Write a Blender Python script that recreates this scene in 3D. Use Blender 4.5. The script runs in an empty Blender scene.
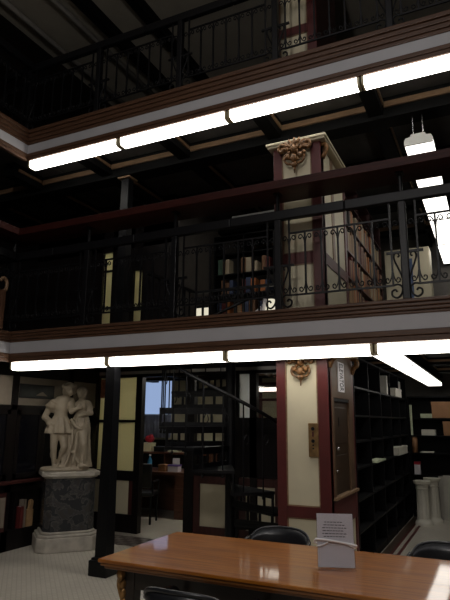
import bpy, bmesh, math, random
from mathutils import Vector, Matrix, Euler
R = random.Random(11)
S = bpy.context.scene
COL = S.collection
PI = math.pi

# ------------------------------------------------------------------ materials
def mat(name, col, rough=.5, metal=0., var=0., scale=8., stretch=(1,1,1), bump=0., coat=0., spec=.5, col2=None):
    m = bpy.data.materials.new(name); m.use_nodes = True
    nt = m.node_tree; b = nt.nodes['Principled BSDF']
    b.inputs['Base Color'].default_value = (*col, 1)
    b.inputs['Roughness'].default_value = rough
    b.inputs['Metallic'].default_value = metal
    b.inputs['Coat Weight'].default_value = coat
    b.inputs['Coat Roughness'].default_value = .08
    b.inputs['Specular IOR Level'].default_value = spec
    tc = nt.nodes.new('ShaderNodeTexCoord'); mp = nt.nodes.new('ShaderNodeMapping')
    mp.inputs['Scale'].default_value = stretch
    nz = nt.nodes.new('ShaderNodeTexNoise'); nz.inputs['Scale'].default_value = scale
    nz.inputs['Detail'].default_value = 5
    nt.links.new(tc.outputs['Object'], mp.inputs[0]); nt.links.new(mp.outputs[0], nz.inputs['Vector'])
    rp = nt.nodes.new('ShaderNodeValToRGB')
    c2 = col2 or tuple(min(1, c*(1+var)) for c in col)
    c1 = col if col2 else tuple(c*(1-var) for c in col)
    rp.color_ramp.elements[0].position = .35; rp.color_ramp.elements[1].position = .65
    rp.color_ramp.elements[0].color = (*c1, 1); rp.color_ramp.elements[1].color = (*c2, 1)
    nt.links.new(nz.outputs['Fac'], rp.inputs[0]); nt.links.new(rp.outputs[0], b.inputs['Base Color'])
    if bump:
        bp = nt.nodes.new('ShaderNodeBump'); bp.inputs['Strength'].default_value = bump
        bp.inputs['Distance'].default_value = .01
        nt.links.new(nz.outputs['Fac'], bp.inputs['Height']); nt.links.new(bp.outputs[0], b.inputs['Normal'])
    return m

def emis(name, col, strength):
    m = bpy.data.materials.new(name); m.use_nodes = True
    nt = m.node_tree; nt.nodes.clear()
    o = nt.nodes.new('ShaderNodeOutputMaterial'); e = nt.nodes.new('ShaderNodeEmission')
    e.inputs[0].default_value = (*col, 1); e.inputs[1].default_value = strength
    nt.links.new(e.outputs[0], o.inputs[0]); return m

def frosted(name, col):
    m = bpy.data.materials.new(name); m.use_nodes = True
    nt = m.node_tree; nt.nodes.clear()
    o = nt.nodes.new('ShaderNodeOutputMaterial'); mx = nt.nodes.new('ShaderNodeMixShader')
    t = nt.nodes.new('ShaderNodeBsdfTranslucent'); d = nt.nodes.new('ShaderNodeBsdfDiffuse')
    nz = nt.nodes.new('ShaderNodeTexNoise'); nz.inputs['Scale'].default_value = 3
    tc = nt.nodes.new('ShaderNodeTexCoord'); nt.links.new(tc.outputs['Object'], nz.inputs['Vector'])
    rp = nt.nodes.new('ShaderNodeValToRGB')
    rp.color_ramp.elements[0].color = (*[c*.88 for c in col], 1); rp.color_ramp.elements[1].color = (*col, 1)
    nt.links.new(nz.outputs['Fac'], rp.inputs[0])
    nt.links.new(rp.outputs[0], t.inputs[0]); nt.links.new(rp.outputs[0], d.inputs[0])
    mx.inputs[0].default_value = .15
    nt.links.new(t.outputs[0], mx.inputs[1]); nt.links.new(d.outputs[0], mx.inputs[2]); nt.links.new(mx.outputs[0], o.inputs[0])
    return m

def clear_glass(name, fac=.22, tint=(1,1,1)):
    m = bpy.data.materials.new(name); m.use_nodes = True
    nt = m.node_tree; nt.nodes.clear()
    o = nt.nodes.new('ShaderNodeOutputMaterial'); mx = nt.nodes.new('ShaderNodeMixShader')
    t = nt.nodes.new('ShaderNodeBsdfTransparent'); g = nt.nodes.new('ShaderNodeBsdfGlossy')
    t.inputs[0].default_value = (*tint, 1); g.inputs['Roughness'].default_value = .03
    mx.inputs[0].default_value = fac
    nt.links.new(t.outputs[0], mx.inputs[1]); nt.links.new(g.outputs[0], mx.inputs[2]); nt.links.new(mx.outputs[0], o.inputs[0])
    return m

def mosaic_mat():
    m = mat('white hex mosaic', (.52,.485,.42), .35, var=.06, scale=2)
    nt = m.node_tree; b = nt.nodes['Principled BSDF']
    tc = nt.nodes.new('ShaderNodeTexCoord')
    mp = nt.nodes.new('ShaderNodeMapping'); mp.inputs['Rotation'].default_value = (0,0,.785)
    br = nt.nodes.new('ShaderNodeTexBrick'); br.inputs['Scale'].default_value = 11
    br.offset = .5; br.inputs['Row Height'].default_value = .5; br.inputs['Brick Width'].default_value = .58
    br.inputs['Mortar Size'].default_value = .05
    br.inputs['Color1'].default_value = (1,1,1,1); br.inputs['Color2'].default_value = (.93,.92,.9,1); br.inputs['Mortar'].default_value = (.76,.74,.72,1)
    nt.links.new(tc.outputs['Object'], mp.inputs[0]); nt.links.new(mp.outputs[0], br.inputs['Vector'])
    mx = nt.nodes.new('ShaderNodeMix'); mx.data_type = 'RGBA'; mx.blend_type = 'MULTIPLY'; mx.inputs[0].default_value = 1
    src = b.inputs['Base Color'].links[0].from_socket
    nt.links.new(src, mx.inputs[6]); nt.links.new(br.outputs['Color'], mx.inputs[7]); nt.links.new(mx.outputs[2], b.inputs['Base Color'])
    return m

def key_mat():
    m = mat('dark patterned mosaic border', (.05,.035,.03), .4)
    nt = m.node_tree; b = nt.nodes['Principled BSDF']
    tc = nt.nodes.new('ShaderNodeTexCoord')
    ck = nt.nodes.new('ShaderNodeTexChecker'); ck.inputs['Scale'].default_value = 9
    ck.inputs['Color1'].default_value = (.04,.025,.022,1); ck.inputs['Color2'].default_value = (.32,.29,.26,1)
    nz = nt.nodes.new('ShaderNodeTexVoronoi'); nz.inputs['Scale'].default_value = 12
    nt.links.new(tc.outputs['Object'], ck.inputs['Vector']); nt.links.new(tc.outputs['Object'], nz.inputs['Vector'])
    mx = nt.nodes.new('ShaderNodeMix'); mx.data_type = 'RGBA'
    mx.inputs[6].default_value = (.05,.03,.028,1)
    nt.links.new(nz.outputs['Distance'], mx.inputs[0]); nt.links.new(ck.outputs[0], mx.inputs[7]); nt.links.new(mx.outputs[2], b.inputs['Base Color'])
    return m

def table_mat():
    m = mat('varnished golden oak', (.235,.068,.006), .45, var=.0, scale=3, stretch=(1.0,20,20), coat=.9, spec=.2, col2=(.39,.135,.012), bump=.0)
    nt = m.node_tree; b = nt.nodes['Principled BSDF']
    b.inputs['Coat Roughness'].default_value = .055
    tc = nt.nodes.new('ShaderNodeTexCoord')
    mp = nt.nodes.new('ShaderNodeMapping'); mp.inputs['Scale'].default_value = (1.5,1,1)
    nz = nt.nodes.new('ShaderNodeTexNoise'); nz.inputs['Scale'].default_value = 5
    bp = nt.nodes.new('ShaderNodeBump'); bp.inputs['Strength'].default_value = .05; bp.inputs['Distance'].default_value = .002
    nt.links.new(tc.outputs['Object'], mp.inputs[0]); nt.links.new(mp.outputs[0], nz.inputs['Vector'])
    nt.links.new(nz.outputs['Fac'], bp.inputs['Height']); nt.links.new(bp.outputs[0], b.inputs['Coat Normal']); nt.links.new(bp.outputs[0], b.inputs['Normal'])
    return m

def marble_mat():
    m = mat('dark veined marble', (.03,.03,.033), .25, var=.4, scale=6)
    nt = m.node_tree; b = nt.nodes['Principled BSDF']
    tc = nt.nodes.new('ShaderNodeTexCoord'); nz = nt.nodes.new('ShaderNodeTexNoise')
    nz.inputs['Scale'].default_value = 9; nz.inputs['Detail'].default_value = 9; nz.inputs['Distortion'].default_value = .8
    rp = nt.nodes.new('ShaderNodeValToRGB'); e = rp.color_ramp.elements
    e[0].position = .47; e[0].color = (.03,.031,.034,1); e[1].position = .53; e[1].color = (.05,.05,.052,1)
    x = e.new(.5); x.color = (.085,.08,.074,1)
    x = e.new(.62); x.color = (.05,.046,.043,1)
    nt.links.new(tc.outputs['Object'], nz.inputs['Vector']); nt.links.new(nz.outputs['Fac'], rp.inputs[0]); nt.links.new(rp.outputs[0], b.inputs['Base Color'])
    return m

M = dict(
 iron = mat('black painted iron', (.0045,.0045,.0055), .42, var=.2, scale=30, spec=.25),
 ceil = mat('near black ceiling paint', (.055,.052,.048), .7, var=.2, scale=5, spec=.3),
 beam = mat('black beam paint', (.005,.005,.005), .7, var=.2, scale=6, spec=.1),
 mould = mat('brown wood moulding', (.22,.135,.075), .45, var=.2, scale=6, stretch=(1,8,8)),
 top_ceil = mat('beige upper ceiling board', (.34,.31,.255), .7, var=.06, scale=3),
 pipe = mat('grey painted pipe', (.36,.34,.31), .5, var=.1),
 brown = mat('mahogany brown fascia wood', (.088,.044,.025), .42, spec=.3, var=.22, scale=4, stretch=(1,14,14)),
 white = mat('off white painted fascia', (.43,.425,.445), .55, var=.04, scale=3),
 ledge = mat('dark red mahogany ledge', (.034,.007,.005), .5, var=.25, spec=.2, scale=4, stretch=(1,14,14)),
 red = mat('oxblood red paint', (.078,.010,.009), .45, var=.12, scale=6),
 cream = mat('cream painted panel', (.60,.54,.385), .5, var=.04, scale=4),
 gold = mat('gilded plaster', (.15,.07,.022), .45, metal=.3, var=.55, scale=40, bump=.4),
 brass = mat('aged brass plate', (.24,.145,.06), .4, metal=.6, var=.25, scale=14),
 chrome = mat('bright worn metal', (.6,.6,.6), .25, metal=1, var=.1),
 lift_door = mat('brown lift door metal', (.034,.019,.0105), .48, metal=.0, spec=.25, var=.15, scale=5),
 lift_frame = mat('tan brown lift frame', (.098,.058,.034), .48, metal=.0, spec=.25, var=.12, scale=5),
 lamp = emis('lit lamp diffuser', (1,.955,.87), 9.0),
 roomlamp = emis('lit ceiling lamp', (1,.94,.82), 14),
 tube_reflection = emis('dim reflected tube', (1,.93,.8), 2.6),
 stacklamp = emis('lit stack lamp diffuser', (1,.96,.88), 3.2),
 glowbox = emis('lit lantern pane', (1,.93,.72), .75),
 faintfill = emis('faint fill light', (1,.93,.8), 1.2),
 globe = emis('glowing fill globe', (1,.95,.9), 105.0),
 cap = mat('cream plastic lamp end', (.62,.55,.36), .4),
 housing = mat('white lamp housing', (.55,.55,.52), .45),
 darkcab = mat('very dark stained wood', (.007,.005,.005), .42, spec=.25, var=.25, scale=4, stretch=(6,6,1)),
 darkred = mat('dark red brown wood', (.055,.016,.014), .38, var=.2, scale=4, stretch=(6,6,1)),
 glassdark = mat('black cabinet glass', (.004,.004,.007), .2, spec=.25),
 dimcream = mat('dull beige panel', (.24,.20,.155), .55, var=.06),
 floor = mosaic_mat(), key = key_mat(),
 rline = mat('dark red mosaic line', (.10,.022,.02), .4, var=.2, scale=30),
 bline = mat('brown mosaic strip', (.06,.042,.03), .4, var=.2, scale=30),
 oak = table_mat(),
 oakedge = mat('oak moulded edge', (.23,.085,.018), .28, var=.25, scale=4, stretch=(1,14,14), coat=.4),
 tdark = mat('dark table frame wood', (.018,.012,.009), .35, var=.25),
 bronze = mat('gilt bronze mount', (.30,.165,.06), .38, metal=.6, var=.4, scale=30, bump=.3),
 leather = mat('black leather', (.012,.013,.016), .32, var=.2, scale=40, bump=.12),
 chairwood = mat('black lacquered wood', (.012,.011,.012), .25, var=.2),
 marble = marble_mat(),
 wmarble = mat('white statuary marble', (.33,.275,.20), .55, var=.12, scale=7),
 base_marble = mat('pale grey marble base', (.42,.385,.33), .45, var=.16, scale=9),
 yglass = frosted('yellow frosted glass', (.82,.78,.55)),
 wglass = frosted('white frosted glass', (.85,.87,.87)),
 glass = clear_glass('window glass'),
 paper = mat('white paper', (.74,.71,.74), .6, var=.02),
 ink = mat('black ink', (.02,.02,.022), .6),
 acryl = clear_glass('clear acrylic', .07, (.96,.96,.97)),
 band = mat('white lamp reflection', (.85,.83,.83), .35),
 plaster = mat('white plaster', (.66,.63,.55), .5, var=.04),
 board = mat('pale grey board', (.50,.48,.43), .6, var=.05),
 card = mat('brown cardboard', (.33,.165,.075), .65, var=.08),
 steel = mat('black steel shelving', (.004,.004,.005), .5, var=.15, spec=.15),
 yellow_wall = mat('pale yellow wall paint', (.60,.56,.40), .6, var=.04, scale=3),
 curtain = mat('blue grey curtain cloth', (.30,.32,.42), .7, var=.2, scale=4, stretch=(10,10,.5)),
 daylight = emis('blue daylight sky pane', (.33,.45,.72), .85),
 blue = mat('blue painted sheet', (.035,.07,.17), .4, var=.2),
 wood2 = mat('reddish desk wood', (.10,.042,.025), .35, var=.2, scale=4, stretch=(1,9,9)),
 bluebottle = mat('blue plastic bottle', (.05,.22,.42), .25),
 redp = mat('red plastic', (.42,.02,.04), .35),
 purple = mat('violet printed card', (.16,.10,.34), .5),
 greenw = mat('pale green paper', (.55,.60,.42), .6, var=.05),
 shade = mat('cream lamp shade', (.75,.68,.45), .6, var=.04),
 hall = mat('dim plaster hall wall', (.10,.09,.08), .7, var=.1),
)
BOOKS = [mat('book cloth %s' % n, c, .55, var=.15, scale=14) for n, c in
         (('tan',(.36,.22,.11)),('brown',(.20,.095,.045)),('red',(.13,.022,.02)),('orange',(.46,.15,.04)),('black',(.03,.026,.024)),('cream',(.48,.40,.28)),('green',(.05,.10,.07)),('blue',(.05,.07,.14)))]

# ------------------------------------------------------------------ mesh builder
class MB:
    def __init__(s): s.bm = bmesh.new()
    def box(s, a, b, mx=None):
        x0,y0,z0 = a; x1,y1,z1 = b
        vs = [s.bm.verts.new(p) for p in ((x0,y0,z0),(x1,y0,z0),(x1,y1,z0),(x0,y1,z0),(x0,y0,z1),(x1,y0,z1),(x1,y1,z1),(x0,y1,z1))]
        for f in ((0,3,2,1),(4,5,6,7),(0,1,5,4),(1,2,6,5),(2,3,7,6),(3,0,4,7)): s.bm.faces.new([vs[i] for i in f])
        if mx:
            for v in vs: v.co = mx @ v.co
        return s
    def tube(s, pts, r, seg=6, closed=False, cap=True):
        pts = [Vector(p) for p in pts]; n = len(pts)
        rs = r if isinstance(r, (list, tuple)) else [r]*n
        rings = []; up = None
        for i, p in enumerate(pts):
            a = pts[(i-1) % n] if (i or closed) else pts[i]; b = pts[(i+1) % n] if (i < n-1 or closed) else pts[i]
            t = (b-a).normalized()
            if up is None: up = Vector((0,0,1)) if abs(t.z) < .9 else Vector((0,1,0))
            u = (up - t*up.dot(t))
            if u.length < 1e-5: u = t.orthogonal()
            u.normalize(); up = u; w = t.cross(u)
            rings.append([s.bm.verts.new(p + (u*math.cos(k*2*PI/seg+PI/seg) + w*math.sin(k*2*PI/seg+PI/seg))*rs[i]) for k in range(seg)])
        m = n if closed else n-1
        for i in range(m):
            A, B = rings[i], rings[(i+1) % n]
            for k in range(seg): s.bm.faces.new((A[k],A[(k+1)%seg],B[(k+1)%seg],B[k]))
        if cap and not closed:
            s.bm.faces.new(rings[0][::-1]); s.bm.faces.new(rings[-1])
        return s
    def cyl(s, a, b, r, r2=None, seg=12): return s.tube([a,b], [r, r if r2 is None else r2], seg)
    def lathe(s, prof, loc=(0,0,0), seg=24, rot=0, sx=1, sy=1):
        rings = []
        for r, z in prof:
            rings.append([s.bm.verts.new((loc[0]+sx*r*math.cos(rot+k*2*PI/seg), loc[1]+sy*r*math.sin(rot+k*2*PI/seg), loc[2]+z)) for k in range(seg)])
        for A, B in zip(rings, rings[1:]):
            for k in range(seg): s.bm.faces.new((A[k],A[(k+1)%seg],B[(k+1)%seg],B[k]))
        s.bm.faces.new(rings[0][::-1]); s.bm.faces.new(rings[-1]); return s
    def prism(s, poly, h0, h1, mx=None):   # polygon in XY extruded in Z, then transformed
        A = [s.bm.verts.new((x,y,h0)) for x,y in poly]; B = [s.bm.verts.new((x,y,h1)) for x,y in poly]
        n = len(poly)
        s.bm.faces.new(A[::-1]); s.bm.faces.new(B)
        for k in range(n): s.bm.faces.new((A[k],A[(k+1)%n],B[(k+1)%n],B[k]))
        if mx:
            for v in A+B: v.co = mx @ v.co
        return s
    def ell(s, c, r, rot=None, seg=14):
        mx = Matrix.Translation(c) @ (rot.to_4x4() if rot else Matrix()) @ Matrix.Diagonal((*r,1))
        bmesh.ops.create_uvsphere(s.bm, u_segments=seg, v_segments=max(6,seg//2+2), radius=1, matrix=mx); return s
    def cap(s, a, b, r0, r1, n=6):         # rounded tapered limb
        a = Vector(a); b = Vector(b)
        s.tube([a.lerp(b, t/n) for t in range(n+1)], [r0+(r1-r0)*t/n for t in range(n+1)], 12)
        s.ell(a, (r0,)*3, seg=12); s.ell(b, (r1,)*3, seg=12); return s
    def build(s, name, m, parent=None, smooth=False, bevel=0, local=False):
        bmesh.ops.recalc_face_normals(s.bm, faces=s.bm.faces)
        if parent is not None and not local:
            p = parent; off = Vector()
            while p: off += p.location; p = p.parent
            bmesh.ops.translate(s.bm, verts=s.bm.verts, vec=-off)
        me = bpy.data.meshes.new(name); s.bm.to_mesh(me); s.bm.free()
        me.materials.append(M[m] if isinstance(m, str) else m)
        if smooth:
            for p in me.polygons: p.use_smooth = True
        o = bpy.data.objects.new(name, me); COL.objects.link(o)
        if parent is not None: o.parent = parent
        if bevel:
            b = o.modifiers.new('bevel', 'BEVEL'); b.width = bevel; b.segments = 2; b.limit_method = 'ANGLE'
        return o

def tag(o, label=None, cat=None, group=None, kind=None):
    for k, v in (('label',label),('category',cat),('group',group),('kind',kind)):
        if v: o[k] = v
    return o
def thing(name, label, cat, loc=(0,0,0), group=None, rz=0):
    o = bpy.data.objects.new(name, None); COL.objects.link(o); o.location = loc; o.rotation_euler = (0,0,rz)
    return tag(o, label, cat, group)
def struct(name, mb, m, smooth=False, bevel=0): return tag(mb.build(name, m, None, smooth, bevel), kind='structure')
def bx(a, b): return MB().box(a, b)
KIDS = {}
def dup(root, loc, label, rz=None, group=None):
    r = root.copy(); COL.objects.link(r); r.location = loc; r['label'] = label
    if rz is not None: r.rotation_euler = (0,0,rz)
    if group: r['group'] = group
    for ch in root.children:
        c = ch.copy(); COL.objects.link(c); c.parent = r
        for g in ch.children:
            d = g.copy(); COL.objects.link(d); d.parent = c
    return r
def bez(pts, n=6):   # Catmull-Rom through points
    P = [Vector(p) for p in pts]; P = [P[0]*2-P[1]] + P + [P[-1]*2-P[-2]]; out = []
    for i in range(1, len(P)-2):
        for k in range(n):
            t = k/n
            out.append(.5*((2*P[i]) + (P[i+1]-P[i-1])*t + (2*P[i-1]-5*P[i]+4*P[i+1]-P[i+2])*t*t + (3*P[i]-P[i-1]-3*P[i+1]+P[i+2])*t**3))
    out.append(P[-2]); return out

# ------------------------------------------------------------------ setting
FY = 5.036                       # face of the back gallery
CX = -5.39                       # face of the left gallery
XR = 4.0                         # far right of the hall
HX0, HX1, HY0, HY1 = -3.86, -1.99, 5.34, 7.08   # stair well opening

struct('floor', bx((-9,-4.5,-.12), (XR,11.2,0)), 'floor')
struct('trim_1', bx((-5.5,6.42,0), (-3.9,6.92,.004)), 'key')
struct('trim_2', bx((-1.335,6.2,0), (-1.30,10.58,.004)), 'rline')
struct('trim_3', bx((-1.25,6.2,0), (-1.215,10.58,.004)), 'rline')
struct('trim_4', bx((-1.435,6.2,0), (-1.335,10.58,.003)), 'bline')

def deck(name, z0, z1, m, hole):
    b = MB()
    y0 = FY+.02
    if hole:
        b.box((CX+.02,y0,z0),(HX0,11,z1)).box((HX1,y0,z0),(XR,11,z1)).box((HX0,y0,z0),(HX1,HY0,z1)).box((HX0,HY1,z0),(HX1,11,z1))
    else: b.box((CX+.02,y0,z0),(XR,11,z1))
    b.box((-9,-4,z0),(CX-.03,11,z1))
    struct(name, b, m)
deck('floor_gallery_lower', 2.56, 2.62, 'darkcab', True)
deck('ceiling_ground', 2.50, 2.56, 'ceil', True)
deck('floor_gallery_upper', 5.22, 5.30, 'darkcab', False)
deck('ceiling_gallery_lower', 5.12, 5.22, 'ceil', False)
# beams and mouldings below each deck
def beams(n0, zc, drop, hole):
    xs = [-8.96,-7.81,-6.66,-5.51,-4.36,-3.21+.0,-2.03,-.90,.25,1.4,2.55,3.7]
    ys = [5.50,6.95,8.4,9.8] if hole else [5.75,7.2,8.6,9.9]
    if not hole: xs = [-8.36,-7.11,-5.86,-4.61,-3.36,-2.11,-.92,.28,1.5,2.7,3.8]
    b = MB()
    for x in xs:
        if hole and -3.9 < x < -2.2: b.box((x-.08,FY+.14,zc-drop),(x+.08,HY0-.02,zc)).box((x-.08,HY1+.02,zc-drop),(x+.08,11,zc))
        else: b.box((x-.08,FY+.14,zc-drop),(x+.08,11,zc))
    struct('trim_%d' % n0, b, 'beam')
    b = MB()
    for y in ys:
        if not hole and y < 6: b.box((-9,y,4.875),(XR,y+.24,zc)); continue
        if hole and HY0 < y+.12 < HY1+.2 and y < HY1: b.box((-9,y,zc-drop),(HX0-.02,y+.2,zc)).box((HX1+.02,y,zc-drop),(XR,y+.2,zc))
        else: b.box((-9,y,zc-drop),(XR,y+.2,zc))
    struct('trim_%d' % (n0+1), b, 'beam')
    b = MB()
    for y in ys:
        for x0, x1 in zip(xs, xs[1:]):
            if hole and HX0-.4 < x0 and x1 < HX1+.3 and y > HY0-.1 and y < HY1: continue
            b.box((x0+.09,y-.025,zc-drop*.62),(x1-.09,y,zc-drop*.30))
    for x in xs:
        for y0, y1 in zip([FY+.2]+[y+.2 for y in ys], ys):
            if hole and HX0 < x < HX1 and y1 > HY0 and y0 < HY1: continue
            b.box((x+.08,y0+.03,zc-drop*.55),(x+.098,y1-.04,zc-drop*.35))
    struct('trim_%d' % (n0+2), b, 'mould')
beams(10, 2.50, .10, True)
beams(20, 5.12, .20, False)

# fascia of the galleries: top moulding, white band, lower moulding
def fascia(n, zt, zw1, zw0, zb):
    def run(a, b_, z0, z1, d):      # back run and left run
        m = MB()
        m.box((CX-d if False else CX-.04, FY-d, z0), (XR, FY+.05, z1))
        m.box((CX-.05, -4, z0), (CX+d, FY+.04, z1))
        return m
    h = zt-zw1
    m = run(0,0,zt-h*.26,zt,.062); m2 = run(0,0,zt-h*.52,zt-h*.26,.042); m3 = run(0,0,zt-h*.78,zt-h*.52,.028); m4 = run(0,0,zw1,zt-h*.78,.012)
    for k, q in enumerate((m, m2, m3, m4)): struct('trim_%d' % (n+k), q, 'brown', bevel=.008)
    struct('trim_%d' % (n+4), run(0,0,zw0,zw1,0), 'white')
    h = zw0-zb
    struct('trim_%d' % (n+5), run(0,0,zb+h*.5,zw0,.014), 'brown', bevel=.006)
    struct('trim_%d' % (n+6), run(0,0,zb,zb+h*.5,.004), 'brown', bevel=.006)
fascia(30, 2.662, 2.533, 2.395, 2.289)
fascia(40, 5.405, 5.214, 5.085, 4.989)

# hall shell
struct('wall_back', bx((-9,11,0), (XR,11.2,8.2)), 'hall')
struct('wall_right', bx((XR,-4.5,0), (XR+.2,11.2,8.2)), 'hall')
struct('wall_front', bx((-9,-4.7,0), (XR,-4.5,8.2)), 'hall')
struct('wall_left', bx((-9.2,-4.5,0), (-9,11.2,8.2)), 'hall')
struct('wall_left_ground', bx((-5.85,-4,0), (-5.72,7.1,2.5)), 'darkcab')
struct('ceiling', bx((-9,-4.5,7.74), (XR,11,7.84)), 'top_ceil')
b = MB()
for x in (-8.3,-7.6,-6.75,-5.0,-4.28): b.box((x-.07,-4,7.56),(x+.07,11,7.74))
struct('trim_50', b, 'beam')
b = MB()
for x in (-6.02,-5.34): b.cyl((x,-4,7.62),(x,11,7.62),.045,seg=8)
struct('trim_51', b, 'pipe', smooth=True)
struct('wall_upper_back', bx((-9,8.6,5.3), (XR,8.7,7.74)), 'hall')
struct('wall_upper_left', bx((-6.5,-4,5.3), (-6.4,8.6,7.74)), 'darkcab')
struct('wall_gallery_left', bx((-7.2,-4,2.62), (-7.1,7.1,5.12)), 'darkcab')

# ------------------------------------------------------------------ fluorescent lamps under the fascias
LL = 1.468
def make_lamp(label, loc, group, rz=0, back=.1):
    t = thing('fluorescent_light', label, 'light', loc, group, rz)
    prof = [(-.066,.092),(.066,.092),(.066,.022),(.052,.004),(.034,0),(-.034,0),(-.052,.004),(-.066,.022)]
    mx = Matrix(((0,0,1,0),(1,0,0,0),(0,1,0,0),(0,0,0,1)))      # profile (y,z) along x
    MB().prism(prof, .028, LL-.028, mx).build('diffuser', 'lamp', t, local=True)
    p2 = [(y*1.04, z*1.02-.001) for y, z in prof]
    for a, c in ((.004,.028),(LL-.028,LL-.004)): MB().prism(p2, a, c, mx).build('end_cap', 'cap', t, local=True)
    MB().box((0,-.05,.092),(LL,.05,.1)).box((0,.067,.0 if back > .08 else .024),(LL,.072,back)).build('back_plate', 'housing', t, local=True)
    return t
names = ['first from the left corner','second from the left corner','third from the left corner','fourth from the left corner','fifth from the left corner','sixth from the left corner']
lampA = None
for lev, z in (('lower',2.191),('upper',4.891)):
    for k in range(6):
        loc = (-5.375+k*1.48, FY+.066+.012, z)
        lab = 'lit white fluorescent light under the %s gallery edge, %s' % (lev, names[k])
        if k == 0: lampA = make_lamp(lab, loc, 'fluorescent lights under the gallery edges', 0, .1 if lev == 'lower' else .066)
        else: dup(lampA, loc, lab)
def wide_lamp(label, loc, group, w, L, hang):
    t = thing('fluorescent_light', label, 'light', loc, group)
    mx = Matrix(((1,0,0,0),(0,0,1,0),(0,1,0,0),(0,0,0,1)))
    MB().prism([(-w,.05),(w,.05),(w,.014),(w*.86,0),(-w*.86,0),(-w,.014)], .02, L-.02, mx).build('diffuser', 'stacklamp', t, local=True)
    MB().prism([(-w*1.01,.05),(w*1.01,.05),(w*.9,.085),(w*.55,.095),(w*.5,.12),(-w*.5,.12),(-w*.55,.095),(-w*.9,.085)], 0, L, mx).build('housing', 'housing', t, local=True)
    for y in (0, L-.02): bx((-w*1.01,y,-.001),(w*1.01,y+.02,.05)).build('end_cap', 'housing', t, local=True)
    if hang:
        for y in (.06, L-.06):
            for x in (-.05,.05): MB().cyl((x,y,.1),(x,y,hang),.008,seg=6).build('hanger', 'chrome', t, local=True)
    return t
nn = ['nearest the gallery edge','second from the gallery edge','third from the gallery edge','farthest from the gallery edge']
p = None
for k in range(4):
    loc = (-.925, 5.36+k*1.27, 2.22+.0)
    lab = 'lit fluorescent light above the ground floor stacks, %s' % nn[k]
    p = dup(p, loc, lab) if p else wide_lamp(lab, loc, 'ground floor stack lights', .118, 1.262, .275)
p = None
for k in range(4):
    loc = (-.50, 5.80+k*1.27, 4.52)
    lab = 'lit hanging fluorescent light above the lower gallery stacks, %s' % nn[k]
    p = dup(p, loc, lab) if p else wide_lamp(lab, loc, 'lower gallery stack lights', .145, 1.262, .59)

# ------------------------------------------------------------------ wrought iron railings
PITCH = 1.21
EDGE = .524
def make_bay(label, loc, group):
    t = thing('balcony_railing', label, 'railing', loc, group)     # local x from 0 (left post) to PITCH, z from fascia top
    th = .0085
    def bar(n, a, c, r, parent=t):
        return MB().box((min(a[0],c[0])-r, -r, min(a[1],c[1])-r if a[1]==c[1] else min(a[1],c[1])), (max(a[0],c[0])+r, r, max(a[1],c[1])+r if a[1]==c[1] else max(a[1],c[1]))).build(n, 'iron', parent, local=True)
    MB().box((-EDGE,-.035,.925),(PITCH-EDGE-.002,.035,1.025)).build('top_rail', 'iron', t, local=True, bevel=.01)
    bar('scroll_bar', (.115,.775),(PITCH-EDGE-.0105,.775), th); bar('scroll_bar', (-EDGE+.0085,.775),(-.115,.775), th)
    bar('bottom_bar', (.115,.14),(PITCH-EDGE-.0105,.14), th); bar('bottom_bar', (-EDGE+.0085,.14),(-.115,.14), th)
    MB().box((-.034,-.034,0),(.034,.034,.925)).build('post', 'iron', t, local=True, bevel=.008)
    lw = .0085
    for sgn in (-1,1):
        c = 0
        s_ = bar('side_bar', (c+sgn*.115-(0),.14),(c+sgn*.115,.925), th)
        ly = bez([(c+sgn*x,0,z) for x,z in ((.022,.17),(.05,.26),(.085,.35),(.098,.40),(.088,.435),(.062,.44),(.05,.415),(.065,.40))],6)
        MB().tube(ly, lw, 6).build('lyre_scroll', 'iron', t, smooth=True, local=True)
        cs = bez([(c+sgn*x,0,z) for x,z in ((.115,.14),(.07,.145),(.035,.115),(.045,.06),(.085,.025),(.125,.045),(.128,.085),(.10,.1),(.085,.08))],6)
        MB().tube(cs, lw*1.15, 6).build('bottom_scroll', 'iron', t, smooth=True, local=True)
    bar('cross_bar', (-.15,.445),(.15,.445), .011)
    for k in (-3,-2,-1,1,2,3,4):
        x = (abs(k)-1)*(PITCH-.23)/6+.115
        if k < 0: x = -x
        if abs(k) > 1: bl = bar('baluster', (x,.14),(x,.775), th)
        else: bl = None
        for nm, zc, d in (('top_scroll',.775,-1),('bottom_scroll',.14,1)):
            m = MB()
            for sg in (-1,1):
                m.tube(bez([(x+sg*a,0,zc+d*q) for a,q in ((.004,.125),(.012,.075),(.036,.03),(.058,.034),(.062,.06),(.044,.07),(.036,.054))],5), .0065, 5)
            m.build(nm, 'iron', bl if bl else t, smooth=True, local=True)
    return t
x0 = -.62-4*PITCH
ordw = ['first','second','third','fourth','fifth','sixth']
bay = None
for lev, z in (('lower',2.662),('upper',5.405)):
    for k in range(6):
        if k == 0 and False: continue
        lab = 'wrought iron railing section on the %s back gallery, %s from the left corner' % (lev, ordw[k])
        loc = (x0+k*PITCH, FY+.0, z)
        if bay is None: bay = make_bay(lab, loc, 'gallery railing sections')
        else: dup(bay, loc, lab)
    for k in range(2):
        dup(bay, (CX+.0, FY-.06-PITCH+EDGE-k*PITCH, z), 'wrought iron railing section on the %s left gallery, %s from the corner' % (lev, ordw[k]), rz=PI/2)
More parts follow.
